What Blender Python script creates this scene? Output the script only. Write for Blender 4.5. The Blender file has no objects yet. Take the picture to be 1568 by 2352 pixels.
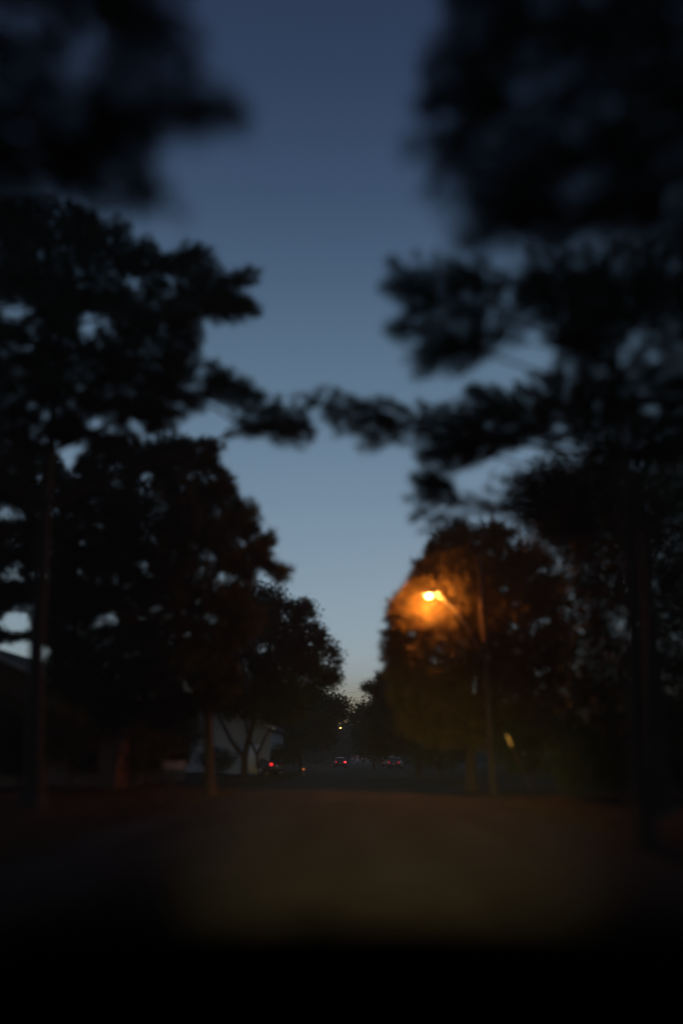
import bpy, math, random
import numpy as np
from mathutils import Vector, Matrix

random.seed(7)
RNG = np.random.default_rng(11)
SC = bpy.context.scene
COL = SC.collection
R = math.radians

# ------------------------------------------------------------------ camera
CAM_H = 1.3
PITCH = math.atan(566 / 1700.0)
YAW = R(1.63)
cam_data = bpy.data.cameras.new('camera')
cam = bpy.data.objects.new('camera', cam_data)
COL.objects.link(cam)
cam.location = (0, 0, CAM_H)
cam.rotation_euler = (R(90) + PITCH, 0, YAW)
cam_data.sensor_fit = 'VERTICAL'
cam_data.sensor_height = 36.0
cam_data.lens = 36.0 * 1700 / 2352.0
cam_data.clip_start = 0.05
cam_data.clip_end = 3000
cam_data.dof.use_dof = True
cam_data.dof.focus_distance = 115.0
cam_data.dof.aperture_fstop = 0.026 / 0.34
SC.camera = cam

# ------------------------------------------------------------------ world: dusk sky
world = bpy.data.worlds.new('World')
SC.world = world
world.use_nodes = True
wn, wl = world.node_tree.nodes, world.node_tree.links
bg = wn['Background']
sky = wn.new('ShaderNodeTexSky')
sky.sky_type = 'NISHITA'
sky.sun_disc = False
sky.sun_elevation = R(-2)
sky.sun_rotation = R(0)
tc = wn.new('ShaderNodeTexCoord')
sep = wn.new('ShaderNodeSeparateXYZ')
wl.new(tc.outputs['Generated'], sep.inputs[0])
ramp = wn.new('ShaderNodeValToRGB')
wl.new(sep.outputs['Z'], ramp.inputs[0])
stops = [(0.0, (1.2, 1.7, 3.2)), (.05, (2.4, 3.9, 8.4)), (.092, (3.5, 5.2, 9.8)), (.14, (4.1, 5.7, 8.6)), (.2, (4.3, 5.7, 7.2)), (.312, (4.85, 6.1, 7.2)),
         (.5, (4.45, 6.3, 7.05)), (.652, (2.88, 4.12, 5.59)), (.793, (2.12, 2.89, 4.44)), (1.0, (1.5, 2.0, 3.4))]
ramp.color_ramp.interpolation = 'B_SPLINE'
el = ramp.color_ramp.elements
while len(el) < len(stops):
    el.new(0.5)
for e, (p, c) in zip(el, stops):
    e.position = p
    e.color = (c[0] / 10, c[1] / 10, c[2] / 10, 1)
mul = wn.new('ShaderNodeVectorMath'); mul.operation = 'MULTIPLY'
wl.new(sky.outputs[0], mul.inputs[0]); wl.new(ramp.outputs[0], mul.inputs[1])
scl = wn.new('ShaderNodeVectorMath'); scl.operation = 'SCALE'
scl.inputs['Scale'].default_value = 10.0
wl.new(mul.outputs[0], scl.inputs[0])
wl.new(scl.outputs[0], bg.inputs['Color'])
bg.inputs['Strength'].default_value = 0.15

# the last of the sun, at the horizon far down the road
sun_data = bpy.data.lights.new('sun', 'SUN')
sun_data.energy = 0.004
sun_data.angle = R(12)
sun_data.color = (1, .8, .65)
sun = bpy.data.objects.new('sun', sun_data)
COL.objects.link(sun)
sun.rotation_euler = (R(89.5), 0, R(180))
sun.location = (0, 200, 40)

vs = SC.view_settings
vs.view_transform = 'Standard'
vs.look = 'None'
vs.exposure = 0
vs.gamma = 1
vs.use_curve_mapping = False
SC.cycles.max_bounces = 6
SC.cycles.volume_bounces = 0

# ------------------------------------------------------------------ projection helper
_ROT = np.array(cam.rotation_euler.to_matrix())


def at(px, py, Y):
    """World point seen at (px, py) of a 1568 x 2352 frame, Y metres ahead."""
    px = np.asarray(px, float); py = np.asarray(py, float); Y = np.asarray(Y, float)
    d = np.stack([(px - 784) / 1700, (1176 - py) / 1700, -np.ones_like(px)], -1) @ _ROT.T
    return d * (Y / d[..., 1])[..., None] + np.array([0, 0, CAM_H])


# ------------------------------------------------------------------ materials
def mat(name, color, rough=.7, var=0.0, scale=3.0, bump=0.0, bscale=20.0, metal=0.0, spec=.3, emit=None, estr=0.0, trans=0.0):
    m = bpy.data.materials.new(name)
    m.use_nodes = True
    n, l = m.node_tree.nodes, m.node_tree.links
    b = n['Principled BSDF']
    b.inputs['Base Color'].default_value = (*color, 1)
    b.inputs['Roughness'].default_value = rough
    b.inputs['Metallic'].default_value = metal
    b.inputs['Specular IOR Level'].default_value = spec
    if trans:
        b.inputs['Transmission Weight'].default_value = trans
    if emit:
        b.inputs['Emission Color'].default_value = (*emit, 1)
        b.inputs['Emission Strength'].default_value = estr
    if var or bump:
        t = n.new('ShaderNodeTexCoord')
    if var:
        nz = n.new('ShaderNodeTexNoise'); nz.inputs['Scale'].default_value = scale; nz.inputs['Detail'].default_value = 6
        l.new(t.outputs['Object'], nz.inputs['Vector'])
        cr = n.new('ShaderNodeValToRGB')
        cr.color_ramp.elements[0].position = .3; cr.color_ramp.elements[1].position = .7
        cr.color_ramp.elements[0].color = (*[c * (1 - var) for c in color], 1)
        cr.color_ramp.elements[1].color = (*[min(1, c * (1 + var)) for c in color], 1)
        l.new(nz.outputs[0], cr.inputs[0]); l.new(cr.outputs[0], b.inputs['Base Color'])
    if bump:
        nb = n.new('ShaderNodeTexNoise'); nb.inputs['Scale'].default_value = bscale; nb.inputs['Detail'].default_value = 8
        l.new(t.outputs['Object'], nb.inputs['Vector'])
        bp = n.new('ShaderNodeBump'); bp.inputs['Strength'].default_value = bump; bp.inputs['Distance'].default_value = .03
        l.new(nb.outputs[0], bp.inputs['Height']); l.new(bp.outputs[0], b.inputs['Normal'])
    return m


M = {}
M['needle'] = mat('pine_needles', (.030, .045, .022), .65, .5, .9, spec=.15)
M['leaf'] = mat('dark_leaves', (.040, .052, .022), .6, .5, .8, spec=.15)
M['leaf_lit'] = mat('evergreen_leaves', (.085, .066, .028), .6, .45, 1.6, spec=.15)  # leaf colour brightened and reddened to carry the lamp's orange glow
M['bark'] = mat('pine_bark', (.045, .034, .027), .9, .4, 4, .8, 12)
M['wood_pole'] = mat('weathered_pole_wood', (.06, .045, .035), .85, .3, 5, .5, 25)
M['asphalt'] = mat('asphalt', (.036, .034, .031), .9, .25, .8, .35, 60, spec=.06)
M['soil'] = mat('verge_grass_and_straw', (.045, .028, .016), .95, .5, 1.2, .9, 9, spec=.05)
M['grass'] = mat('dry_grass', (.05, .04, .02), .8, .4, 2)
M['galv'] = mat('galvanised_metal', (.35, .35, .36), .45, .1, 8, metal=.8)
M['steel_wire'] = mat('dark_wire', (.05, .05, .05), .5, metal=.5)
M['guard'] = mat('yellow_guard', (.2, .13, .02), .4, .1, 5)
M['reflect'] = mat('amber_reflective_band', (.9, .55, .08), .3, emit=(1, .55, .1), estr=.7)  # emission stands in for headlight thrown back by the band
M['pane'] = mat('window_glass', (.02, .024, .028), .08, spec=.6)
M['white'] = mat('white_trim_paint', (.7, .7, .68), .6, .08, 3)
M['siding'] = mat('pale_siding', (.36, .37, .37), .7, .06, 2)
M['shingle'] = mat('roof_shingles', (.055, .05, .048), .9, .35, 5, .5, 30)
M['black_paint'] = mat('black_car_paint', (.004, .004, .004), .9, spec=.0)
M['rubber'] = mat('tyre_rubber', (.02, .02, .02), .8)
M['chrome'] = mat('wheel_alloy', (.4, .4, .41), .35, metal=.9)
M['red_on'] = mat('tail_lamp_on', (.5, .01, .01), .3, emit=(1, .02, .03), estr=9)
M['red_dim'] = mat('tail_lamp_dim', (.4, .01, .01), .3, emit=(1, .02, .05), estr=.5)
M['red_off'] = mat('tail_lamp_off', (.25, .01, .01), .25)
M['red_glow'] = mat('tail_lamp_glow', (.4, .01, .01), .3, emit=(1, .03, .03), estr=1.6)
M['amber_on'] = mat('amber_lamp', (.6, .35, .05), .3, emit=(1, .5, .12), estr=3.0)
M['sodium'] = mat('sodium_lamp_glass', (1, .7, .4), .3, emit=(1, .5, .14), estr=30)
M['sodium_far'] = mat('far_sodium_glass', (1, .7, .4), .3, emit=(1, .42, .09), estr=22)
M['head_glass'] = mat('headlamp_glass', (.7, .7, .7), .1, spec=.6)


def brick_mat():
    m = mat('red_brick', (.25, .1, .06), .85)
    n, l = m.node_tree.nodes, m.node_tree.links
    b = n['Principled BSDF']
    t = n.new('ShaderNodeTexCoord'); mp = n.new('ShaderNodeMapping')
    mp.inputs['Rotation'].default_value = (R(90), 0, 0)
    l.new(t.outputs['Object'], mp.inputs[0])
    k = n.new('ShaderNodeTexBrick')
    k.inputs['Color1'].default_value = (.2, .08, .045, 1); k.inputs['Color2'].default_value = (.13, .05, .03, 1)
    k.inputs['Mortar'].default_value = (.2, .18, .16, 1)
    k.inputs['Scale'].default_value = 1.0
    k.inputs['Brick Width'].default_value = .22; k.inputs['Row Height'].default_value = .075; k.inputs['Mortar Size'].default_value = .008
    l.new(mp.outputs[0], k.inputs['Vector']); l.new(k.outputs['Color'], b.inputs['Base Color'])
    return m




def worn_asphalt():
    """tar seams, patches and paler wheel paths in the asphalt itself"""
    m = M['asphalt']
    n, l = m.node_tree.nodes, m.node_tree.links
    b = n['Principled BSDF']
    old = b.inputs['Base Color'].links[0].from_socket
    t = n.new('ShaderNodeTexCoord')
    mp = n.new('ShaderNodeMapping'); mp.inputs['Scale'].default_value = (1, .09, 1)
    l.new(t.outputs['Object'], mp.inputs[0])
    st = n.new('ShaderNodeTexNoise'); st.inputs['Scale'].default_value = 1.1; st.inputs['Detail'].default_value = 4
    l.new(mp.outputs[0], st.inputs['Vector'])
    vo = n.new('ShaderNodeTexVoronoi'); vo.feature = 'DISTANCE_TO_EDGE'; vo.inputs['Scale'].default_value = .35
    wn_ = n.new('ShaderNodeTexNoise'); wn_.inputs['Scale'].default_value = .9
    l.new(t.outputs['Object'], wn_.inputs['Vector'])
    va = n.new('ShaderNodeVectorMath'); va.operation = 'ADD'
    l.new(t.outputs['Object'], va.inputs[0]); l.new(wn_.outputs['Color'], va.inputs[1]); l.new(va.outputs[0], vo.inputs['Vector'])
    ck = n.new('ShaderNodeMapRange'); ck.inputs['From Min'].default_value = .004; ck.inputs['From Max'].default_value = .016
    ck.inputs['To Min'].default_value = .65; ck.inputs['To Max'].default_value = 1.0
    l.new(vo.outputs['Distance'], ck.inputs[0])
    sr = n.new('ShaderNodeMapRange'); sr.inputs['From Min'].default_value = .35; sr.inputs['From Max'].default_value = .65
    sr.inputs['To Min'].default_value = .7; sr.inputs['To Max'].default_value = 1.35
    l.new(st.outputs[0], sr.inputs[0])
    mm = n.new('ShaderNodeMath'); mm.operation = 'MULTIPLY'
    l.new(ck.outputs[0], mm.inputs[0]); l.new(sr.outputs[0], mm.inputs[1])
    v2 = n.new('ShaderNodeVectorMath'); v2.operation = 'SCALE'
    l.new(old, v2.inputs[0]); l.new(mm.outputs[0], v2.inputs['Scale']); l.new(v2.outputs[0], b.inputs['Base Color'])


worn_asphalt()
M['brick'] = brick_mat()


# ------------------------------------------------------------------ mesh helpers
class MB:
    def __init__(self):
        self.v = []; self.f = []; self.n = 0

    def add(self, v, f):
        v = np.asarray(v, float).reshape(-1, 3)
        self.v.append(v)
        f = np.asarray(f, int)
        self.f.append(f + self.n)
        self.n += len(v)
        return self

    def box(self, c, s, rot=None, taper=0.0):
        x, y, z = np.array(s) / 2.0
        p = np.array([[-x, -y, -z], [x, -y, -z], [x, y, -z], [-x, y, -z],
                      [-x + taper, -y + taper, z], [x - taper, -y + taper, z], [x - taper, y - taper, z], [-x + taper, y - taper, z]])
        if rot is not None:
            p = p @ np.array(rot).T
        return self.add(p + np.array(c), [[0, 3, 2, 1], [4, 5, 6, 7], [0, 1, 5, 4], [1, 2, 6, 5], [2, 3, 7, 6], [3, 0, 4, 7]])

    def tube(self, pts, rad, k=8, cap=True):
        pts = np.asarray(pts, float)
        rad = np.broadcast_to(np.asarray(rad, float), (len(pts),))
        t = np.gradient(pts, axis=0)
        t /= np.linalg.norm(t, axis=1)[:, None] + 1e-9
        ref = np.array([0, 0, 1.0]) if abs(t[0][2]) < .9 else np.array([1.0, 0, 0])
        a = np.cross(t, ref); a /= np.linalg.norm(a, axis=1)[:, None] + 1e-9
        b = np.cross(t, a)
        th = np.arange(k) * 2 * np.pi / k
        ring = pts[:, None, :] + rad[:, None, None] * (np.cos(th)[None, :, None] * a[:, None, :] + np.sin(th)[None, :, None] * b[:, None, :])
        m = len(pts)
        f = []
        for i in range(m - 1):
            for j in range(k):
                f.append([i * k + j, i * k + (j + 1) % k, (i + 1) * k + (j + 1) % k, (i + 1) * k + j])
        self.add(ring.reshape(-1, 3), f)
        if cap:
            base = self.n - m * k
            for i0, c in ((0, pts[0]), (m - 1, pts[-1])):
                self.v.append(np.array([c])); ci = self.n; self.n += 1
                q = [[base + i0 * k + j, base + i0 * k + (j + 1) % k, ci] for j in range(k)]
                self.f.append(np.array(q))
        return self

    def loft(self, rings, close=True, cap=True):
        rings = np.asarray(rings, float)
        m, k, _ = rings.shape
        f = []
        for i in range(m - 1):
            for j in range(k if close else k - 1):
                f.append([i * k + j, i * k + (j + 1) % k, (i + 1) * k + (j + 1) % k, (i + 1) * k + j])
        base = self.n
        self.add(rings.reshape(-1, 3), f)
        if cap:
            for i0 in (0, m - 1):
                c = rings[i0].mean(0)
                self.v.append(np.array([c])); ci = self.n; self.n += 1
                self.f.append(np.array([[base + i0 * k + j, base + i0 * k + (j + 1) % k, ci] for j in range(k)]))
        return self

    def build(self, name, material, parent=None, smooth=False):
        me = bpy.data.meshes.new(name)
        V = np.concatenate(self.v)
        me.vertices.add(len(V)); me.vertices.foreach_set('co', V.ravel())
        sizes = np.concatenate([np.full(len(f), f.shape[1], int) for f in self.f])
        loops = np.concatenate([f.ravel() for f in self.f])
        me.loops.add(len(loops)); me.loops.foreach_set('vertex_index', loops)
        me.polygons.add(len(sizes))
        starts = np.concatenate([[0], np.cumsum(sizes)[:-1]])
        me.polygons.foreach_set('loop_start', starts)
        me.polygons.foreach_set('loop_total', sizes)
        me.update(calc_edges=True)
        me.validate()
        if smooth:
            me.polygons.foreach_set('use_smooth', np.ones(len(sizes), bool))
        me.materials.append(material)
        o = bpy.data.objects.new(name, me)
        COL.objects.link(o)
        if parent is not None:
            o.parent = parent
        return o


def thing(name, label, cat, loc=(0, 0, 0), rotz=0.0, group=None):
    o = bpy.data.objects.new(name, None)
    COL.objects.link(o)
    o.location = loc
    o.rotation_euler = (0, 0, rotz)
    o.empty_display_size = .2
    o['label'] = label; o['category'] = cat
    if group:
        o['group'] = group
    return o


def kids(o):
    return [c for c in bpy.data.objects if c.parent is o]


def copy_tree(o, parent=None):
    c = o.copy(); COL.objects.link(c)
    if parent is not None:
        c.parent = parent
    for ch in kids(o):
        copy_tree(ch, c)
    return c


def struct(name, mb, m, smooth=False):
    o = mb.build(name, m, None, smooth); o['kind'] = 'structure'
    return o


# ------------------------------------------------------------------ ground and road
RL, RR = -5.0, 4.2


def gz(x, y):
    x = np.asarray(x, float); y = np.asarray(y, float)
    d = np.maximum(np.maximum(RL - x, x - RR), 0)
    s = np.clip(d / 7, 0, 1); s = s * s * (3 - 2 * s)
    w = np.clip(d / 1.5, 0, 1)
    return -.03 + .05 * w + .22 * s + w * .035 * (np.sin(x * 1.3 + 1.7 * np.sin(y * .4)) + np.sin(y * .9 + x * .6))


def axis(*segs):
    out = []
    for a, b, n in segs:
        out += list(np.linspace(a, b, n, endpoint=False))
    return np.array(out + [segs[-1][1]])


gx = axis((-900, -60, 12), (-60, -18, 30), (-18, 18, 90), (18, 60, 30), (60, 900, 12))
gy = axis((-80, 0, 20), (0, 50, 110), (50, 160, 60), (160, 1500, 20))
X, Yg = np.meshgrid(gx, gy)
Zg = gz(X, Yg)
mb = MB()
nx, ny = len(gx), len(gy)
I = np.arange(nx * ny).reshape(ny, nx)
mb.add(np.stack([X, Yg, Zg], -1).reshape(-1, 3), np.stack([I[:-1, :-1], I[:-1, 1:], I[1:, 1:], I[1:, :-1]], -1).reshape(-1, 4))
struct('ground', mb, M['soil'], True)

mb = MB()
ry = axis((-60, 60, 80), (60, 700, 40))
wob = lambda y, s: .10 * np.sin(y * .7 + s) + .05 * np.sin(y * 2.1 + 2 * s)
rv, rf = [], []
for i, y in enumerate(ry):
    crown = .05
    xs = [RL + wob(y, 0), (RL + RR) / 2 - 2, (RL + RR) / 2, (RL + RR) / 2 + 2, RR + wob(y, 2)]
    zs = [0.0, crown * .7, crown, crown * .7, 0.0]
    rv += [[x, y, z] for x, z in zip(xs, zs)]
    if i:
        a = (i - 1) * 5; b = i * 5
        rf += [[a + j, a + j + 1, b + j + 1, b + j] for j in range(4)]
mb.add(rv, rf)
struct('road', mb, M['asphalt'], True)

# grass on the verges: short blades nobody could count
n = 26000
side = RNG.random(n) < .5
d = RNG.random(n) ** 1.6 * 12
bx = np.where(side, RL - .05 - d, RR + .05 + d)
by = 6 + RNG.random(n) ** 1.4 * 60
bz = gz(bx, by)
th = RNG.random(n) * 2 * np.pi
hgt = .06 + .1 * RNG.random(n)
P0 = np.stack([bx, by, bz - .01], -1)
sd = np.stack([np.cos(th), np.sin(th), 0 * th], -1) * .012
tip = P0 + np.stack([RNG.normal(0, .05, n), RNG.normal(0, .05, n), hgt], -1)
mb = MB()
mb.add(np.stack([P0 - sd, P0 + sd, tip], 1).reshape(-1, 3), np.arange(3 * n).reshape(-1, 3))
g = mb.build('grass', M['grass']); g['kind'] = 'stuff'
g['label'] = 'short dry grass along both road verges'; g['category'] = 'grass'


# ------------------------------------------------------------------ trees
def unit(a):
    return a / (np.linalg.norm(a, axis=-1, keepdims=True) + 1e-9)


def inpoly(u, v, poly):
    poly = np.asarray(poly, float)
    inside = np.zeros(len(u), bool)
    j = len(poly) - 1
    for i in range(len(poly)):
        xi, yi = poly[i]; xj, yj = poly[j]
        c = ((yi > v) != (yj > v)) & (u < (xj - xi) * (v - yi) / (yj - yi + 1e-9) + xi)
        inside ^= c
        j = i
    return inside


def edgedist(u, v, poly):
    poly = np.asarray(poly, float)
    best = np.full(len(u), 1e9)
    for i in range(len(poly)):
        a = poly[i]; b = poly[(i + 1) % len(poly)]
        ab = b - a
        t = np.clip(((u - a[0]) * ab[0] + (v - a[1]) * ab[1]) / (ab @ ab + 1e-9), 0, 1)
        best = np.minimum(best, np.hypot(u - a[0] - t * ab[0], v - a[1] - t * ab[1]))
    return best


def noise3(p, wl, seed):
    r = np.random.default_rng(seed)
    k = unit(r.normal(size=(9, 3))) * (2 * np.pi / (wl * (.6 + r.random((9, 1)))))
    ph = r.random(9) * 6.28
    return np.sin(p @ k.T + ph).sum(1) / 3.0


def sample_crown(poly, Y, T, dens, gap=0.0, wl=1.4, holes=(), seed=0, rough=.28):
    """Twig tips filling a crown whose outline, distance and depth are given; thin towards its rim, with gaps."""
    r = np.random.default_rng(seed + 100)
    p = np.asarray(poly, float)
    lo, hi = p.min(0), p.max(0)
    mpp = Y / 1700.0 / math.cos(PITCH)
    n = int((hi - lo).prod() * mpp ** 2 * dens * 2.6)
    u = lo[0] + r.random(n) * (hi[0] - lo[0]); v = lo[1] + r.random(n) * (hi[1] - lo[1])
    ok = inpoly(u, v, p)
    u, v = u[ok], v[ok]
    ed = edgedist(u, v, p) * mpp
    half = np.minimum(T, ed * 1.3 + .35)
    w = Y + (r.random(len(u)) * 2 - 1) * half
    q = at(u, v, w)
    rag = noise3(q, .55, seed + 5) * rough
    keep = noise3(q, wl, seed) > gap - 1.2 * np.clip(.0 + ed / 1.0, 0, 1)
    for cx, cy, rx, rr in holes:
        keep &= ((u - cx) / rx) ** 2 + ((v - cy) / rr) ** 2 > 1 + r.normal(0, .22, len(u))
    keep &= ed > rag
    keep &= q[:, 2] > gz(q[:, 0], q[:, 1]) + .25
    return q[keep]


def kmeans(p, k, r):
    c = p[r.choice(len(p), k, replace=False)]
    for _ in range(5):
        a = ((p[:, None] - c[None]) ** 2).sum(-1).argmin(1)
        for i in range(k):
            if (a == i).any():
                c[i] = p[a == i].mean(0)
    return c, a


def prisms(mb, S, Mi, E, r0, r1):
    """three-sided bent twigs, all at once"""
    n = len(S)
    if not n:
        return
    t = unit(E - S)
    ref = np.tile([0.31, .17, .93], (n, 1))
    a = unit(np.cross(t, ref)); b = np.cross(t, a)
    V = np.zeros((n, 9, 3))
    for ri, (c, rad) in enumerate(((S, r0), (Mi, (r0 + r1) / 2), (E, r1))):
        for j in range(3):
            th = j * 2 * np.pi / 3
            V[:, ri * 3 + j] = c + rad * (math.cos(th) * a + math.sin(th) * b)
    F = []
    for ri in range(2):
        for j in range(3):
            F.append([ri * 3 + j, ri * 3 + (j + 1) % 3, ri * 3 + 3 + (j + 1) % 3, ri * 3 + 3 + j])
    F = np.array(F)[None] + (np.arange(n) * 9)[:, None, None]
    mb.add(V.reshape(-1, 3), F.reshape(-1, 4))


def needles(mb, tips, dirs, n, L, w, r):
    m = len(tips)
    d = unit(dirs[:, None, :] * .55 + unit(r.normal(size=(m, n, 3))) * 1.0)
    base = tips[:, None, :] + r.normal(size=(m, n, 3)) * L * .16 - dirs[:, None, :] * (r.random((m, n, 1)) * L * .7)
    s = unit(np.cross(d, r.normal(size=(m, n, 3)))) * (w / 2)
    ln = L * (.65 + .5 * r.random((m, n, 1)))
    V = np.stack([base - s, base + s, base + d * ln], 2).reshape(-1, 3)
    mb.add(V, np.arange(len(V)).reshape(-1, 3))


def leaves(mb, tips, dirs, n, spread, size, r):
    m = len(tips)
    c = tips[:, None, :] + r.normal(size=(m, n, 3)) * spread
    d = unit(r.normal(size=(m, n, 3)) + dirs[:, None, :] * .5)
    s = unit(np.cross(d, r.normal(size=(m, n, 3))))
    L = size * (.7 + .6 * r.random((m, n, 1)))
    V = np.stack([c, c + d * L * .5 + s * L * .3, c + d * L, c + d * L * .5 - s * L * .3], 2).reshape(-1, 3)
    mb.add(V, np.arange(len(V)).reshape(-1, 4))


TREES = []


def tree(name, label, trunk, r0, crowns, kind='pine', group=None, seed=1, needle=(26, .27, .02), leaf=(16, .2, .13),
         leafmat=None, cat='tree', extra_limbs=(), k_per=110):
    r = np.random.default_rng(seed)
    trunk = np.asarray(trunk, float)
    bx, by = trunk[0][0], trunk[0][1]
    base = np.array([bx, by, float(gz(bx, by))])
    trunk = trunk.copy(); trunk[0][2] = base[2] - .15
    # smooth trunk
    tt = np.linspace(0, 1, 22)
    seg = np.concatenate([[0], np.cumsum(np.linalg.norm(np.diff(trunk, axis=0), axis=1))]); seg /= seg[-1]
    path = np.stack([np.interp(tt, seg, trunk[:, i]) for i in range(3)], -1)
    wob_ = np.cumsum(r.normal(0, .018, (22, 2)), 0) * np.linspace(0, 1, 22)[:, None]
    path[:, :2] += wob_
    rad = r0 * (1 - .82 * tt) * (1 + .5 * np.exp(-tt * 30))
    o = thing(name, label, cat, tuple(base), 0, group)
    wood = MB(); wood.tube(path - base, rad, 9)
    crown = MB()
    tips = np.concatenate([sample_crown(seed=seed * 17 + i, **c) for i, c in enumerate(crowns)])
    k = max(3, len(tips) // k_per)
    cen, lab = kmeans(tips, k, r)
    for i in range(k):
        sel = lab == i
        if not sel.any():
            continue
        c = cen[i]
        hd = math.hypot(c[0] - path[-1][0], c[1] - path[-1][1])
        z0 = c[2] - (.22 if kind == 'pine' else .6) * hd - r.random() * .5
        z0 = min(max(z0, base[2] + .22 * (path[-1][2] - base[2])), path[-1][2] - .1)
        j = np.abs(path[:, 2] - z0).argmin()
        a = path[j]
        ts = np.linspace(0, 1, 8)[:, None]
        midp = (a + c) / 2 + np.array([0, 0, .08 * hd]) + r.normal(0, .12, 3)
        limb = (1 - ts) ** 2 * a + 2 * ts * (1 - ts) * midp + ts ** 2 * c
        lr = min(rad[j] * .6, .018 + .011 * np.linalg.norm(c - a))
        wood.tube(limb - base, np.linspace(lr, .012, 8), 6)
        q = tips[sel]
        lp = limb[3:]
        near = ((q[:, None] - lp[None]) ** 2).sum(-1).argmin(1)
        near = np.maximum(near - 1, 0)
        S = lp[near]
        mid = (S + q) / 2 + r.normal(0, .06, q.shape) + np.array([0, 0, .05])
        prisms(wood, S - base, mid - base, q - base, .012, .004)
        dr = unit(q - mid + np.array([0, 0, .12]))
        if kind == 'pine':
            needles(crown, q - base, dr, needle[0], needle[1], needle[2], r)
            q2 = mid * .45 + q * .55
            needles(crown, q2 - base, dr, max(6, needle[0] // 2), needle[1] * .9, needle[2], r)
        else:
            leaves(crown, q - base, dr, leaf[0], leaf[1], leaf[2], r)
    for pts, ra, rb in extra_limbs:
        pts = np.asarray(pts, float)
        wood.tube(pts - base, np.linspace(ra, rb, len(pts)), 7)
    wood.build('trunk', M['bark'], o, True)
    crown.build('crown', leafmat or (M['needle'] if kind == 'pine' else M['leaf']), o)
    return o


def trunk_px(pts, Y, dx=None):
    """trunk polyline from picture points at one distance; first point is dropped to the ground"""
    return np.stack([at(float(a), float(b), float(Y)) for a, b in pts])


# --- left side
tree('pine_tree', 'tall pine whose bough hangs dark across the upper left corner',
     [(-6.0, 4.6, 0), (-5.9, 4.7, 5), (-5.8, 4.9, 8), (-5.6, 5.1, 11.0)], .22,
     [dict(poly=[(-260, -260), (430, -260), (455, 0), (500, 120), (550, 205), (592, 295), (520, 335), (440, 330), (330, 345), (250, 400), (80, 430), (-260, 450)], Y=5.8, T=1.4, dens=60, gap=-.9, wl=1.1),
      dict(poly=[(-200, 340), (330, 300), (385, 390), (425, 505), (330, 510), (250, 510), (100, 490), (-200, 510)], Y=6.4, T=.9, dens=62, gap=-1.3, wl=.9)],
     seed=3, needle=(26, .2, .012), group='pines along the left verge')

tree('pine_tree', 'tall straight pine at the left edge, one long bough reaching over the road',
     trunk_px([(78, 1860), (84, 1500), (120, 1000), (158, 700), (175, 560)], 20), .24,
     [dict(poly=[(-200, 440), (130, 450), (280, 500), (350, 545), (400, 560), (440, 542), (485, 560), (500, 600), (530, 625), (575, 602), (612, 625), (595, 650),
                 (560, 670), (600, 700), (612, 748), (560, 738), (500, 750), (468, 770), (470, 800), (462, 850), (440, 890), (450, 940), (400, 990), (300, 1020), (200, 1030), (100, 1010), (-200, 1030)],
           Y=20, T=2.8, dens=34, gap=-.85, wl=1.3,
           holes=[(225, 735, 34, 20), (30, 715, 45, 14), (310, 650, 26, 16), (415, 650, 22, 14), (60, 800, 30, 12), (240, 978, 40, 18), (320, 985, 26, 16), (45, 985, 36, 18), (110, 955, 16, 10)]),
      dict(poly=[(440, 850), (500, 822), (560, 850), (600, 895), (640, 905), (705, 935), (740, 1005), (690, 1036), (610, 1008), (560, 990), (540, 940), (500, 920), (470, 950), (440, 940)],
           Y=19, T=1.0, dens=26, gap=-.5, wl=.8),
      dict(poly=[(-150, 940), (120, 950), (100, 1040), (70, 1130), (110, 1190), (60, 1260), (-150, 1290)], Y=20.5, T=1.4, dens=14, gap=.05, wl=.7)],
     seed=5, needle=(40, .28, .018), group='pines along the left verge',
     extra_limbs=[([at(150, 800, 20), at(300, 850, 19.6), at(440, 905, 19.2), at(510, 950, 19), at(590, 1000, 19), at(690, 1010, 19)], .07, .015)])

tree('pine_tree', 'dense dark pine with a stepped cone outline behind the straight trunk at left',
     trunk_px([(484, 1790), (478, 1640), (420, 1300), (385, 990)], 30), .2,
     [dict(poly=[(240, 1000), (340, 1010), (400, 985), (440, 1010), (490, 998), (522, 1020), (500, 1060), (535, 1090), (560, 1138), (592, 1148), (608, 1185), (598, 1212), (638, 1226),
                 (640, 1250), (615, 1262), (640, 1292), (672, 1300), (678, 1328), (640, 1345), (590, 1340), (560, 1372), (620, 1410), (600, 1450), (540, 1500), (560, 1590), (480, 1640), (380, 1670), (200, 1680), (100, 1600), (110, 1400), (120, 1200), (170, 1060), (200, 1010)],
           Y=30, T=3.6, dens=24, gap=-.85, wl=1.8,
           holes=[(240, 1422, 34, 14), (345, 1090, 20, 8), (200, 960, 30, 20), (525, 1325, 26, 12), (380, 1420, 20, 10), (610, 1330, 24, 20), (290, 1510, 18, 8), (420, 1455, 20, 10), (170, 1240, 22, 10), (320, 1290, 18, 8)])],
     seed=8, needle=(34, .36, .028), group='pines along the left verge')

tree('pine_tree', 'thin pine half hidden at the left edge with sky showing between its boughs',
     trunk_px([(180, 1800), (178, 1500), (150, 1200), (120, 1000)], 34), .17,
     [dict(poly=[(-160, 1010), (110, 1010), (180, 1100), (190, 1300), (200, 1400), (150, 1440), (150, 1500), (60, 1470), (-160, 1500)], Y=34, T=2.6, dens=24, gap=-.4, wl=1.1,
           holes=[(20, 1180, 60, 14), (30, 1430, 44, 30), (55, 1510, 30, 22), (20, 1320, 30, 12), (170, 1430, 28, 14), (110, 990, 30, 30)])],
     seed=12, needle=(30, .36, .028), group='pines along the left verge')

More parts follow.
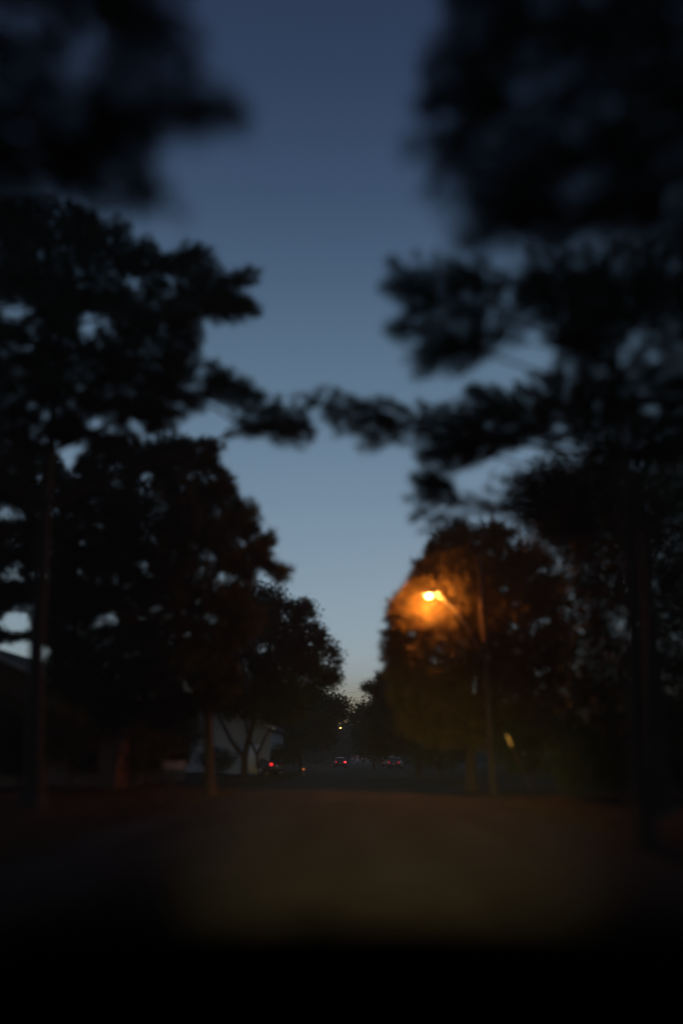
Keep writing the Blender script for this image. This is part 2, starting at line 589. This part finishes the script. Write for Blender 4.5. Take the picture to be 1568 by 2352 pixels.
tree('spreading_tree', 'wide crowned tree with forked trunks leaning out over the left verge',
     trunk_px([(560, 1775), (562, 1735), (585, 1640), (620, 1480), (640, 1400)], 44), .2,
     [dict(poly=[(520, 1360), (575, 1340), (640, 1352), (660, 1385), (700, 1382), (716, 1395), (728, 1440), (760, 1468), (784, 1500), (772, 1530), (782, 1568), (735, 1580), (720, 1620), (660, 1665), (600, 1650), (540, 1645), (480, 1640), (500, 1500)],
           rough=.45, Y=44, T=4.0, dens=15, gap=-.55, wl=2.0,
           holes=[(612, 1490, 22, 20), (650, 1420, 12, 8), (745, 1520, 16, 16), (700, 1560, 20, 10), (570, 1545, 14, 8), (690, 1480, 12, 8), (560, 1460, 14, 8)])],
     kind='leaf', seed=14, leaf=(34, .22, .17), group='broadleaf trees further down the road',
     extra_limbs=[([at(560, 1740, 44), at(530, 1700, 44), at(505, 1650, 43.5), at(490, 1600, 43)], .12, .04),
                  ([at(592, 1765, 44.6), at(590, 1735, 44.6), at(570, 1690, 44.6), at(560, 1640, 44.6)], .11, .05),
                  ([at(590, 1735, 44.6), at(610, 1690, 44.6), at(640, 1640, 44.8)], .09, .04)])

tree('spreading_tree', 'lower tree ending the left row, its feathery tip nearly meeting the right side',
     trunk_px([(690, 1764), (688, 1720), (700, 1660), (715, 1600)], 78), .2,
     [dict(poly=[(640, 1630), (690, 1600), (740, 1580), (770, 1600), (800, 1628), (806, 1645), (785, 1660), (768, 1690), (720, 1715), (640, 1715), (600, 1690)],
           Y=78, T=5, dens=9, gap=-.3, wl=2.5, holes=[(783, 1674, 28, 24), (655, 1640, 10, 6)])],
     kind='leaf', seed=16, leaf=(34, .45, .25), group='broadleaf trees further down the road')

# --- right side
tree('pine_tree', 'nearest pine on the right, its black crown filling the upper right corner',
     [(5.6, 5.0, 0), (5.5, 5.1, 5), (5.3, 5.4, 9), (5.1, 5.7, 12)], .26,
     [dict(poly=[(1010, -280), (1800, -280), (1800, 660), (1568, 620), (1480, 600), (1400, 610), (1300, 600), (1150, 595), (1050, 580), (980, 520), (955, 450), (925, 420), (905, 345), (930, 300), (950, 160), (985, 20)],
           Y=6.6, T=1.8, dens=60, gap=-1.0, wl=1.3),
      ],
     seed=21, needle=(26, .21, .012), group='pines along the right verge')

tree('pine_tree', 'second pine on the right, grey feathery boughs under the black overhead crown',
     trunk_px([(1470, 1890), (1440, 1200), (1412, 850), (1400, 680)], 13), .2,
     [dict(poly=[(880, 600), (905, 588), (930, 600), (965, 570), (1050, 585), (1200, 600), (1400, 600), (1640, 640), (1640, 740), (1480, 720), (1400, 760), (1330, 820), (1240, 780), (1180, 795), (1110, 830), (1040, 870), (965, 885), (930, 850), (905, 790), (862, 742), (890, 705), (868, 660)],
           Y=13, T=1.5, dens=44, gap=-.6, wl=.9, holes=[(1150, 790, 40, 14)]),
      dict(poly=[(1200, 570), (1680, 520), (1680, 960), (1500, 940), (1300, 960), (1260, 850), (1240, 760)], Y=13.4, T=1.3, dens=40, gap=-1.0, wl=.9)],
     seed=23, needle=(30, .23, .012), group='pines along the right verge')

tree('pine_tree', 'third pine on the right, holding a long thin bough out across the sky',
     trunk_px([(1520, 1880), (1480, 1300), (1455, 1000), (1448, 900)], 18), .22,
     [dict(poly=[(955, 905), (990, 935), (1035, 912), (1070, 880), (1150, 885), (1230, 850), (1330, 860), (1420, 900), (1640, 900), (1640, 1060), (1400, 1060), (1220, 1010), (1190, 1030), (1110, 1060), (1050, 1080), (1030, 1120), (985, 1150), (930, 1150), (918, 1112), (952, 1080), (940, 1035), (985, 1010), (965, 950)],
           Y=18, T=2.0, dens=30, gap=-.8, wl=1.1),
      dict(poly=[(640, 895), (702, 905), (738, 872), (772, 890), (780, 920), (800, 900), (838, 905), (890, 908), (925, 935), (965, 940), (985, 1010), (930, 1030), (885, 1030), (828, 1046), (770, 1012), (728, 968), (690, 930)],
           Y=18, T=.7, dens=20, gap=-.35, wl=.6),
      dict(poly=[(920, 1170), (1000, 1148), (1100, 1120), (1230, 1050), (1420, 1060), (1420, 1240), (1330, 1280), (1250, 1250), (1180, 1215), (1120, 1180), (1050, 1200), (960, 1235), (935, 1205)],
           Y=19, T=1.4, dens=16, gap=-.25, wl=.8, holes=[(1180, 1050, 40, 30), (1000, 1175, 30, 12)])],
     seed=25, needle=(36, .27, .016), group='pines along the right verge',
     extra_limbs=[([at(1450, 1060, 18), at(1200, 1020, 18), at(1000, 1000, 18), at(860, 975, 18), at(740, 930, 18), at(690, 912, 18)], .07, .008)])

avenue_tree = tree('broadleaf_tree', 'huge dark tree filling the right edge between the pines and the ground',
     trunk_px([(1500, 1840), (1490, 1500), (1460, 1250), (1450, 1080)], 25), .3,
     [dict(poly=[(1180, 1120), (1260, 1060), (1700, 980), (1700, 1800), (1290, 1800), (1270, 1700), (1300, 1600), (1320, 1450), (1290, 1300), (1220, 1230)],
           Y=25, T=3.6, dens=26, gap=-1.1, wl=1.7, holes=[(1432, 1430, 22, 26), (1290, 1400, 10, 16), (1392, 1485, 16, 10), (1215, 1165, 24, 14), (1300, 1130, 18, 10), (1180, 1220, 18, 10), (1370, 1190, 14, 10)])],
     kind='leaf', seed=27, leaf=(26, .26, .12), group='broadleaf trees on the right')

lamp_tree = tree('evergreen_tree', 'round topped evergreen glowing orange right behind the street lamp',
     trunk_px([(1080, 1800), (1078, 1600), (1085, 1400), (1090, 1260)], 33.2), .25,
     [dict(poly=[(990, 1222), (1010, 1208), (1050, 1192), (1100, 1186), (1150, 1198), (1200, 1220), (1260, 1265), (1310, 1340), (1330, 1450), (1320, 1600), (1290, 1720), (980, 1720), (900, 1660), (880, 1590), (872, 1520), (865, 1450), (892, 1420),
                 (884, 1388), (912, 1360), (938, 1330), (934, 1298), (966, 1280)],
           rough=.4, Y=33.2, T=3.3, dens=17, gap=-.7, wl=1.6, holes=[(1093, 1418, 9, 14), (1000, 1525, 10, 10), (975, 1545, 10, 8), (1105, 1630, 8, 12), (1015, 1600, 8, 8)]),
      dict(poly=[(972, 1275), (1040, 1262), (1120, 1290), (1160, 1370), (1130, 1440), (1040, 1465), (940, 1450), (880, 1430), (890, 1395), (915, 1362), (942, 1325)], Y=31.35, T=.42, dens=26, gap=-1.2, wl=.8)],  # extra bough added close behind the lamp to catch an orange halo
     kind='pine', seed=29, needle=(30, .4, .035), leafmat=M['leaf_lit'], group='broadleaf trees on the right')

tree('broadleaf_tree', 'ragged mid distance tree left of and beyond the street lamp tree',
     trunk_px([(960, 1775), (962, 1700), (970, 1600), (975, 1520)], 56), .22,
     [dict(poly=[(868, 1510), (900, 1470), (960, 1480), (1060, 1560), (1060, 1730), (850, 1735), (835, 1690), (842, 1640), (852, 1600), (824, 1580), (850, 1562), (872, 1540)],
           rough=.7, Y=56, T=4, dens=9, gap=-.45, wl=2.0, holes=[(905, 1640, 10, 10), (890, 1570, 8, 10)])],
     kind='pine', seed=31, needle=(30, .6, .05), group='broadleaf trees on the right')

tree('broadleaf_tree', 'small rounded far tree at the right end of the sky gap',
     trunk_px([(858, 1760), (856, 1720), (850, 1660), (846, 1630)], 95), .18,
     [dict(poly=[(815, 1648), (830, 1620), (850, 1618), (872, 1635), (900, 1640), (910, 1735), (830, 1735), (812, 1690)], Y=95, T=4, dens=6, gap=-.5, wl=2.5)],
     kind='leaf', seed=33, leaf=(22, .5, .36), group='broadleaf trees on the right')

far_spots = [(610, 1695, 70, 60, 'farthest tree bunched behind the red lit car on the left'),
             (735, 1690, 55, 42, 'farthest tree standing under the distant lit lamp'),
             (800, 1690, 45, 34, 'farthest small tree closing the end of the road'),
             (930, 1690, 70, 55, 'farthest tree spreading behind the parked van'),
             (1095, 1690, 90, 66, 'farthest tree filling the gap behind the lit lamp pole')]
for i, (cx, cy, rx, rr, lab) in enumerate(far_spots):
    Yf = 160 + 12 * (i % 3)
    th = np.linspace(0, 2 * np.pi, 14, endpoint=False)
    rj = np.random.default_rng(60 + i)
    poly = [(cx + rx * math.cos(t) * (1 + rj.normal(0, .12)), cy + 16 + rr * math.sin(t) * (1 + rj.normal(0, .12))) for t in th]
    tree('distant_tree', lab, trunk_px([(cx, 1760), (cx, 1720), (cx + 2, 1690)], Yf), .22,
         [dict(poly=poly, Y=Yf, T=5, dens=3.5, gap=-.5, wl=3)], kind='leaf', seed=40 + i, leaf=(22, .7, .55), group='trees closing the end of the road')

for i, (px_, py_, src) in enumerate(((-9.5, -5, 'a'), (9.5, -4, 'b'), (-10.5, -15, 'c'), (10, -14, 'd'))):
    c = copy_tree(avenue_tree)  # unseen copies added to block skylight and darken the ground
    c.location = (px_, py_, float(gz(px_, py_)))
    c.rotation_euler = (0, 0, 1.3 + 1.7 * i)
    c['label'] = ['dark tree behind the viewer on the left, nearest the car', 'dark tree behind the viewer on the right, nearest the car',
                  'dark tree further behind the viewer on the left', 'dark tree further behind the viewer on the right'][i]

# undergrowth under the crowns
bush_spots = [(308, 1722, 28.5, 42, 60, 'leafy shrub hiding the right corner of the brick house'),
              (500, 1745, 52, 46, 24, 'low rounded shrub before the pale house wall'),
              (165, 1690, 26, 55, 60, 'narrow dark shrub between the straight pine and the brick house corner'),
              (50, 1685, 25, 150, 95, 'black shrub under the straight pine at the left edge'),
              (340, 1725, 33, 90, 50, 'low shrub to the right of the brick house, nearer the pale house'),
              (400, 1690, 36, 60, 70, 'taller shrub between the brick house and the pale house'),
              (640, 1735, 62, 60, 26, 'clipped shrub behind the car with one red lamp'),
              (1010, 1730, 48, 70, 40, 'shrub under the ragged mid distance tree'),
              (1220, 1720, 30, 90, 70, 'shrub behind the yellow guy wire guard'),
              (1420, 1740, 24, 130, 80, 'broad shrub at the right edge of the verge')]
for i, (cx, cy, Yb, rx, rr, lab) in enumerate(bush_spots):
    rj = np.random.default_rng(80 + i)
    th = np.linspace(0, 2 * np.pi, 16, endpoint=False)
    poly = [(cx + rx * math.cos(t) * (1 + rj.normal(0, .1)), cy + rr * math.sin(t) * (1 + rj.normal(0, .1))) for t in th]
    bxp = at(cx, 1742, Yb)
    tree('shrub', lab, [(bxp[0], Yb, 0), (bxp[0], Yb, .5), (bxp[0] + .05, Yb, 1.1)], .06,
         [dict(poly=poly, Y=Yb, T=1.0, dens=24, gap=-.6, wl=1.0)], kind='leaf', seed=50 + i, leaf=(16, .16, .11), group='shrubs under the trees', cat='shrub')


# ------------------------------------------------------------------ street lamps
def spot(name, parent, loc, rot, energy, color, size, blend, rad=.05):
    l = bpy.data.lights.new(name, 'SPOT'); l.energy = energy; l.color = color
    l.spot_size = size; l.spot_blend = blend; l.shadow_soft_size = rad
    o = bpy.data.objects.new(name, l); COL.objects.link(o); o.parent = parent
    o.location = loc; o.rotation_euler = rot
    return o


def street_lamp(label, base, top, head, glass, energy, group):
    """wooden pole with a curved bracket arm and a cobra head lamp"""
    t = thing('street_lamp', label, 'street lamp', base, 0, group)
    b = np.array(base)
    MB().tube([(0, 0, -.2), (0, 0, top * .5), (0, 0, top)], [.15, .13, .11], 12).build('pole', M['wood_pole'], t, True)
    h = np.array(head) - b
    u = unit(np.array([h[0], h[1], 0.0]))
    s = np.linspace(0, 1, 9)[:, None]
    p0 = np.array([0, 0, h[2] - 2.7]) + u * .1; p1 = np.array([0, 0, h[2] - .7]) + u * .75; p2 = h + np.array([0, 0, .12]) - u * .15
    arm = (1 - s) ** 2 * p0 + 2 * s * (1 - s) * p1 + s ** 2 * p2  # swept low so the lit metal stands in for a lens streak
    MB().tube(arm, .03, 8).build('arm', M['galv'], t, True)
    # cobra head: a flattened teardrop along the arm
    v = np.array([-u[1], u[0], 0])
    rings = []
    for q, wd, ht in ((-.38, .05, .05), (-.25, .09, .08), (0, .15, .11), (.2, .16, .1), (.32, .11, .07), (.37, .03, .02)):
        th = np.arange(12) * 2 * np.pi / 12
        rings.append(h + np.array([0, 0, .1]) + u * q + np.cos(th)[:, None] * v * wd + np.sin(th)[:, None] * np.array([0, 0, ht]))
    hd = MB().loft(rings).build('lamp_head', M['galv'], t, True)
    # drop glass below the head
    rings = []
    for z, k in ((.0, 1), (-.06, .92), (-.11, .7), (-.14, .3)):
        th = np.arange(14) * 2 * np.pi / 14
        rings.append(h + np.array([0, 0, .03 + z]) + u * .05 + np.cos(th)[:, None] * u * .15 * k + np.sin(th)[:, None] * v * .12 * k)
    MB().loft(rings).build('lens', glass, hd, True)
    l = bpy.data.lights.new('sodium_lamp', 'POINT'); l.energy = energy; l.color = (1, .29, .045); l.shadow_soft_size = .2
    lo = bpy.data.objects.new('sodium_lamp', l); COL.objects.link(lo); lo.parent = t
    lo.location = tuple(h + np.array([0, 0, -.28]) + u * .05)
    return t


bp = at(1128, 1742, 30.0)
pole_b = (bp[0], 30.0, float(gz(bp[0], 30.0)))
street_lamp('lit orange street lamp on a bracket arm in front of the round evergreen', pole_b, 9.4, at(987, 1368, 30.4), M['sodium'], 1250, 'street lamps along the road')
fp = at(781, 1672, 140.0)
street_lamp('tiny lit street lamp far down the road on the left', (fp[0] - 2.6, 140.0, float(gz(fp[0] - 2.6, 140))), 8.6, fp, M['sodium_far'], 120, 'street lamps along the road')

# guy wire with its yellow guard
an = at(1226, 1822, 28.0); an[2] = float(gz(an[0], 28.0))
topg = np.array([pole_b[0], 30.0, at(1128, 1590, 30.0)[2]])
gw = thing('guy_wire', 'thin slanting guy wire with a yellow guard beside the street lamp pole', 'guy wire', tuple(an))
MB().tube([(0, 0, -.05), (topg - an) * .5, topg - an], .008, 6).build('wire', M['steel_wire'], gw)
L1, L2 = .06, .60
gd = MB().tube([(topg - an) * L1 + np.array([0, -.02, 0]), (topg - an) * L2 + np.array([0, -.02, 0])], .012, 8).build('guard', M['guard'], gw, True)
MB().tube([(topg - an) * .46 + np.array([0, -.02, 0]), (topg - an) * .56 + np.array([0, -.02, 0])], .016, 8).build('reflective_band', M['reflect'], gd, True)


# utility poles and wires crossing the far sky gap
def utility_pole(label, x, y, top):
    t = thing('utility_pole', label, 'utility pole', (x, y, float(gz(x, y))), 0, 'utility poles beside the road')
    MB().tube([(0, 0, -.2), (0, 0, top)], [.16, .11], 10).build('pole', M['wood_pole'], t, True)
    MB().box((0, .14, top - .5), (.1, .09, 2.0)).box((0, 0, 0), (.01, .01, .01)) if False else None
    ca = MB().box((0, .15, top - .45), (.12, .1, .12)).box((0, .15, top - .33), (2.2, .1, .12)).build('crossarm', M['wood_pole'], t)
    for sx in (-.95, .95):
        MB().tube([(sx, .15, top - .27), (sx, .15, top - .2), (sx, .15, top - .12)], [.03, .05, .02], 8).build('insulator', M['galv'], ca, True)
    return t


utility_pole('wooden utility pole hidden among the left trees past the spreading tree', -8.2, 92, 8.4)
utility_pole('wooden utility pole behind the ragged tree on the right', 7.6, 90, 10.2)
for i, (dx, lab) in enumerate(((-.95, 'upper of two thin wires crossing the sky gap over the road'), (.95, 'lower of two thin wires crossing the sky gap over the road'))):
    a = np.array([-8.2 + dx, 92.15, gz(-8.2, 92) + 8.28 + (0 if i == 0 else -.0)]); b = np.array([7.6 + dx, 90.15, gz(7.6, 90) + 10.08])
    s = np.linspace(0, 1, 16)[:, None]
    p = a + (b - a) * s - np.array([0, 0, .5 + .5 * i]) * (4 * s * (1 - s))
    o = MB().tube(p - a, .014, 5).build('power_line', M['steel_wire'], None)
    o.location = tuple(a); o['label'] = lab; o['category'] = 'power line'; o['group'] = 'wires over the road'


# ------------------------------------------------------------------ houses
def house(name, label, cx, y0, w, depth, eave, pitch, wallm, roofm, windows, door=None, group=None, over=.45):
    z0 = float(gz(cx, y0))
    t = thing(name, label, 'house', (cx, y0, z0), 0, group)
    rise = w / 2 * pitch
    hw = w / 2
    prof = np.array([(-hw, -.3), (hw, -.3), (hw, eave), (0, eave + rise), (-hw, eave)])
    rings = [np.stack([prof[:, 0], np.full(5, yy), prof[:, 1]], -1) for yy in (0, depth)]
    MB().loft(rings).build('wall', wallm, t)
    rf = MB()
    th = .14
    for s in (-1, 1):
        x1, zt, x2, zb = 0, eave + rise + .05, s * (hw + over), eave - over * pitch + .05
        q = []
        for yy in (-over, depth + over):
            q.append([(x1, yy, zt), (x2, yy, zb), (x2, yy, zb + th), (x1, yy, zt + th)])
        rf.loft(q)
    roof = rf.build('roof', roofm, t)
    MB().box((hw * .35, depth * .6, eave + rise * .9 + .2), (.7, .7, 1.6)).build('chimney', M['brick'], roof)
    fb = MB()
    for s in (-1, 1):
        a = np.array((0, -over - .03, eave + rise + .06)); b = np.array((s * (hw + over), -over - .03, eave - over * pitch + .06))
        fb.loft([[a + (0, 0, -.1), a + (0, .028, -.1), a + (0, .028, .16), a + (0, 0, .16)], [b + (0, 0, -.1), b + (0, .028, -.1), b + (0, .028, .16), b + (0, 0, .16)]])
    fb.build('fascia', M['white'], t)
    for (wx, wz, ww, wh) in windows:
        fr = MB()
        for dx, dz, sx, sz in ((0, wh / 2 + .04, ww + .16, .08), (0, -wh / 2 - .04, ww + .16, .08), (-ww / 2 - .04, 0, .08, wh), (ww / 2 + .04, 0, .08, wh), (0, 0, .03, wh), ):
            fr.box((wx + dx, -.03, wz + dz), (sx, .09 if sx != .03 else .06, sz))
        f = fr.build('window', M['wood_pole'], t)
        MB().box((wx, -.012, wz), (ww, .03, wh)).build('pane', M['pane'], f)
        MB().box((wx, -.09, wz - wh / 2 - .1), (ww + .26, .2, .04)).build('sill', M['wood_pole'], f)
    if door:
        dx, dw, dh = door
        d_ = MB().box((dx, -.03, dh / 2), (dw, .07, dh)).build('door', M['white'], t)
        MB().tube([(dx + dw * .4, -.07, 1.0), (dx + dw * .4, -.13, 1.0)], .03, 8).build('handle', M['galv'], d_, True)
    return t


house('brick_house', 'low red brick house with a pale gable board behind the left pines', -16.2, 30.5, 13, 12, 2.75, .43, M['brick'], M['shingle'],
      [(5.1, 1.5, 1.0, 1.4), (2.2, 1.5, 1.5, 1.4), (-3.0, 1.5, 1.5, 1.4)], (-.2, .95, 2.05))
house('pale_house', 'pale sided house glimpsed between trunks under the spreading tree', -11.5, 60, 8.5, 10, 3.3, .5, M['siding'], M['shingle'],
      [(-2.6, 1.6, 1.0, 1.4)], (3.0, .95, 2.05))


# ------------------------------------------------------------------ vehicles
def wheel(parent, x, y, r=.32, w=.2):
    s = 1 if x > 0 else -1
    wl_ = MB().tube([(x - s * w / 2, y, r), (x - s * w / 2 + s * .02, y, r), (x + s * w / 2 - s * .02, y, r), (x + s * w / 2, y, r)], [r * .93, r, r, r * .93], 20).build('wheel', M['rubber'], parent, True)
    MB().tube([(x + s * w / 2, y, r), (x + s * (w / 2 + .012), y, r)], [r * .62, r * .5], 14).build('rim', M['chrome'], wl_)


def parked_car(label, x, y, rz, paint, left_tail, right_tail, group, tall=0.0):
    """tail towards -y; a saloon lofted from cross sections"""
    t = thing('parked_car', label, 'car', (x, y, float(max(gz(x, y) + .0, .0))), rz, group)
    rings = []
    #     y,   half width, belt z, bottom z, top z, top half width
    secs = [(0, .74, .78, .38, .92, .70), (.12, .84, .84, .28, 1.0, .76), (.75, .88, .9, .22, 1.04, .78), (2.2, .9, .9, .2, .98, .8), (3.5, .88, .84, .2, .95, .76), (4.25, .82, .74, .26, .86, .7), (4.45, .7, .66, .36, .76, .6)]
    for yy, hw, zb, z0, zt, tw in secs:
        rings.append([(-hw * .92, yy, z0), (hw * .92, yy, z0), (hw, yy, z0 + .18), (hw, yy, zb), (tw, yy, zt), (-tw, yy, zt), (-hw, yy, zb), (-hw, yy, z0 + .18)])
    MB().loft(rings).build('body', paint, t)
    cab = []
    for yy, hw, zt in ((.55, .74, .98), (.62, .7, 1.08), (1.15, .6, 1.42 + tall), (2.1, .6, 1.45 + tall), (3.0, .68, 1.08), (3.15, .74, .95)):
        cab.append([(-.78, yy, .93), (.78, yy, .93), (hw, yy, zt), (-hw, yy, zt)])
    MB().loft(cab).build('cabin', paint, t)
    MB().add([(-.6, .63, 1.06), (.6, .63, 1.06), (.52, 1.08, 1.38 + tall), (-.52, 1.08, 1.38 + tall), (-.6, .6, 1.06), (.6, .6, 1.06), (.52, 1.05, 1.39 + tall), (-.52, 1.05, 1.39 + tall)],
             [[4, 5, 6, 7], [0, 3, 2, 1], [0, 1, 5, 4], [1, 2, 6, 5], [2, 3, 7, 6], [3, 0, 4, 7]]).build('rear_window', M['pane'], t)
    for s in (-1, 1):
        MB().add([(s * .80, .8, 1.0), (s * .80, 2.8, 1.0), (s * .66, 2.3, 1.36 + tall), (s * .66, 1.1, 1.36 + tall), (s * .76, .8, 1.0), (s * .76, 2.8, 1.0), (s * .62, 2.3, 1.36 + tall), (s * .62, 1.1, 1.36 + tall)],
                 [[0, 1, 2, 3], [4, 7, 6, 5], [0, 4, 5, 1], [1, 5, 6, 2], [2, 6, 7, 3], [3, 7, 4, 0]]).build('side_window', M['pane'], t)
        MB().box((s * .64, -.005, .8), (.24, .08, .17)).build('tail_light', left_tail if s < 0 else right_tail, t)
        MB().box((s * .6, 4.42, .64), (.28, .08, .13)).build('headlight', M['head_glass'], t)
        wheel(t, s * .8, .85); wheel(t, s * .8, 3.5)
    MB().box((0, -.06, .46), (1.5, .16, .2)).build('bumper', paint, t)
    MB().box((0, -.02, .68), (.31, .04, .15)).build('licence_plate', M['white'], t)
    return t


P_dark = mat('dark_grey_car_paint', (.05, .052, .058), .3, spec=.5)
P_silver = mat('silver_car_paint', (.12, .125, .13), .35, metal=.3)
P_white = mat('white_van_paint', (.6, .6, .6), .35)
carg = 'cars parked along the road'
pa = at(782, 1742, 112.0)
parked_car('dark car with bright red tail lights far down the left side of the road', pa[0], 112.0, R(4), P_dark, M['red_dim'], M['red_on'], carg)
pb = at(630, 1742, 60.0)
parked_car('dark car with one dim red lamp on the left verge before the pale house', pb[0] + .2, 60.0, R(55), P_dark, M['red_glow'], M['red_off'], carg)
pc = at(904, 1742, 104.0)
parked_car('silver car with dull red tail lights at the right kerb in front of the van', pc[0], 104.0, R(-8), P_silver, M['red_dim'], M['red_dim'], carg)


def van(label, x, y, rz):
    t = thing('box_van', label, 'van', (x, y, 0), rz)
    MB().loft([[(-.98, yy, .55), (.98, yy, .55), (.98, yy, 2.4), (.9, yy, 2.5), (-.9, yy, 2.5), (-.98, yy, 2.4)] for yy in (0, 3.8)]).build('box_body', P_white, t)
    MB().loft([[(-.92, yy, .4), (.92, yy, .4), (.92, yy, z), (-.92, yy, z)] for yy, z in ((3.85, 2.1), (4.6, 2.05), (5.2, 1.25), (5.9, 1.1))]).build('cab', P_white, t)
    MB().box((-.49, -.02, 1.45), (.9, .04, 1.7)).build('rear_door', P_white, t)
    MB().box((.49, -.02, 1.45), (.9, .04, 1.7)).build('rear_door', P_white, t)
    for sx in (-.85, -.25, .85):
        MB().box((sx, -.05, 2.36), (.16, .08, .08)).build('clearance_light', M['amber_on'], t)
    for s in (-1, 1):
        MB().box((s * .85, -.04, .72), (.14, .06, .2)).build('tail_light', M['red_dim'], t)
        wheel(t, s * .85, .9, .36); wheel(t, s * .85, 4.9, .36)
    MB().box((0, -.08, .5), (1.9, .14, .16)).build('bumper', M['galv'], t)
    return t


pv = at(890, 1742, 122.0)
van('pale box van with small amber roof lights parked at the far right kerb', pv[0], 122.0, R(-3))

# low amber marker on the left verge
mk = at(697, 1768, 62.0)
zb_ = float(gz(mk[0], 62.0))
t = thing('marker_light', 'low marker post with an amber light on the left road edge', 'marker light', (mk[0], 62.0, zb_))
MB().tube([(0, 0, -.1), (0, 0, max(.3, mk[2] - zb_))], .05, 10).build('post', M['galv'], t, True)
MB().tube([(0, 0, max(.3, mk[2] - zb_)), (0, 0, max(.3, mk[2] - zb_) + .09)], [.07, .05], 10).build('lamp', mat('orange_marker_glass', (.6, .2, .02), .4, emit=(1, .25, .05), estr=1.0), t, True)

# mailbox on the left road edge
mx, my = -5.15, 21.0
t = thing('mailbox', 'rounded mailbox on a wooden post at the left road edge', 'mailbox', (mx, my, float(gz(mx, my))))
MB().box((0, 0, .45), (.09, .09, 1.1)).build('post', M['wood_pole'], t)
arc = [(-.085, 0), (.085, 0), (.085, .1)] + [(.085 * math.cos(a), .1 + .085 * math.sin(a)) for a in np.linspace(.3, math.pi - .3, 7)] + [(-.085, .1)]
bxm = MB().loft([[(xx, zz, 1.0 + hh) for zz, hh in arc] for xx in (-.2, .3)]).build('mail_box', M['galv'], t)
MB().box((.05, -.1, 1.16), (.02, .012, .16)).box((.09, -.1, 1.225), (.08, .012, .05)).build('flag', M['red_off'], bxm)

# ------------------------------------------------------------------ the viewer's own car: black bonnet and its headlights
own = thing('car', 'black car bonnet across the bottom with its headlights lighting the road', 'car', (0.05, 0, 0))
rings = []
BON = .125
for yy, zc, ze, hw in ((.75, 1.00, .94, .80), (1.1, .975, .93, .82), (1.5, .945, .915, .83), (1.8, .915, .89, .83), (2.0, .885, .865, .82), (2.15, .84, .82, .8), (2.24, .76, .74, .77), (2.27, .62, .6, .76), (2.25, .4, .4, .75)):
    row = []
    for s in np.linspace(-1, 1, 17):
        z = BON * (zc > .7) + zc + (ze - zc) * s ** 2 + .012 * math.exp(-((abs(s) - .72) / .1) ** 2)
        row.append((s * hw, yy, z))
    row += [(hw + .02, yy, min(.8, row[-1][2] - .06)), (hw + .03, yy, .35), (-hw - .03, yy, .35), (-hw - .02, yy, min(.8, row[0][2] - .06))]
    rings.append(row)
MB().loft(rings).build('bonnet', M['black_paint'], own, True)
MB().loft([[(-.8, y_, .3), (.8, y_, .3), (.82, y_, .5), (-.82, y_, .5)] for y_ in (2.2, 2.36)]).build('bumper', M['black_paint'], own)
for s in (-1, 1):
    hl = MB().loft([[(s * .6 + .16 * c, y_, .66 + .07 * q) for c, q in ((-1, -1), (1, -1), (1, 1), (-1, 1))] for y_ in (2.22, 2.30)]).build('headlight', M['head_glass'], own)
    wheel(own, s * .78, 1.6)
    sp = spot('headlamp_beam', own, (s * .6, 2.36, .66), (R(90 - 2.6), 0, R(-2.0)), 4600, (1, .74, .27), R(28), 1.0, .06)
    sp.scale = (1.35, 1, 1)


# ------------------------------------------------------------------ evening haze
hz = MB().box((0, 340, 20), (900, 860, 46)).build('haze', bpy.data.materials.new('haze_air'))
hz['kind'] = 'stuff'; hz['label'] = 'thin evening haze in the air along the road'; hz['category'] = 'haze'
hm = hz.data.materials[0]
hm.use_nodes = True
hn, hlk = hm.node_tree.nodes, hm.node_tree.links
hn.remove(hn['Principled BSDF'])
pv_ = hn.new('ShaderNodeVolumePrincipled')
pv_.inputs['Color'].default_value = (.8, .85, .9, 1)
pv_.inputs['Density'].default_value = .0012
pv_.inputs['Anisotropy'].default_value = .2
hlk.new(pv_.outputs[0], hn['Material Output'].inputs['Volume'])
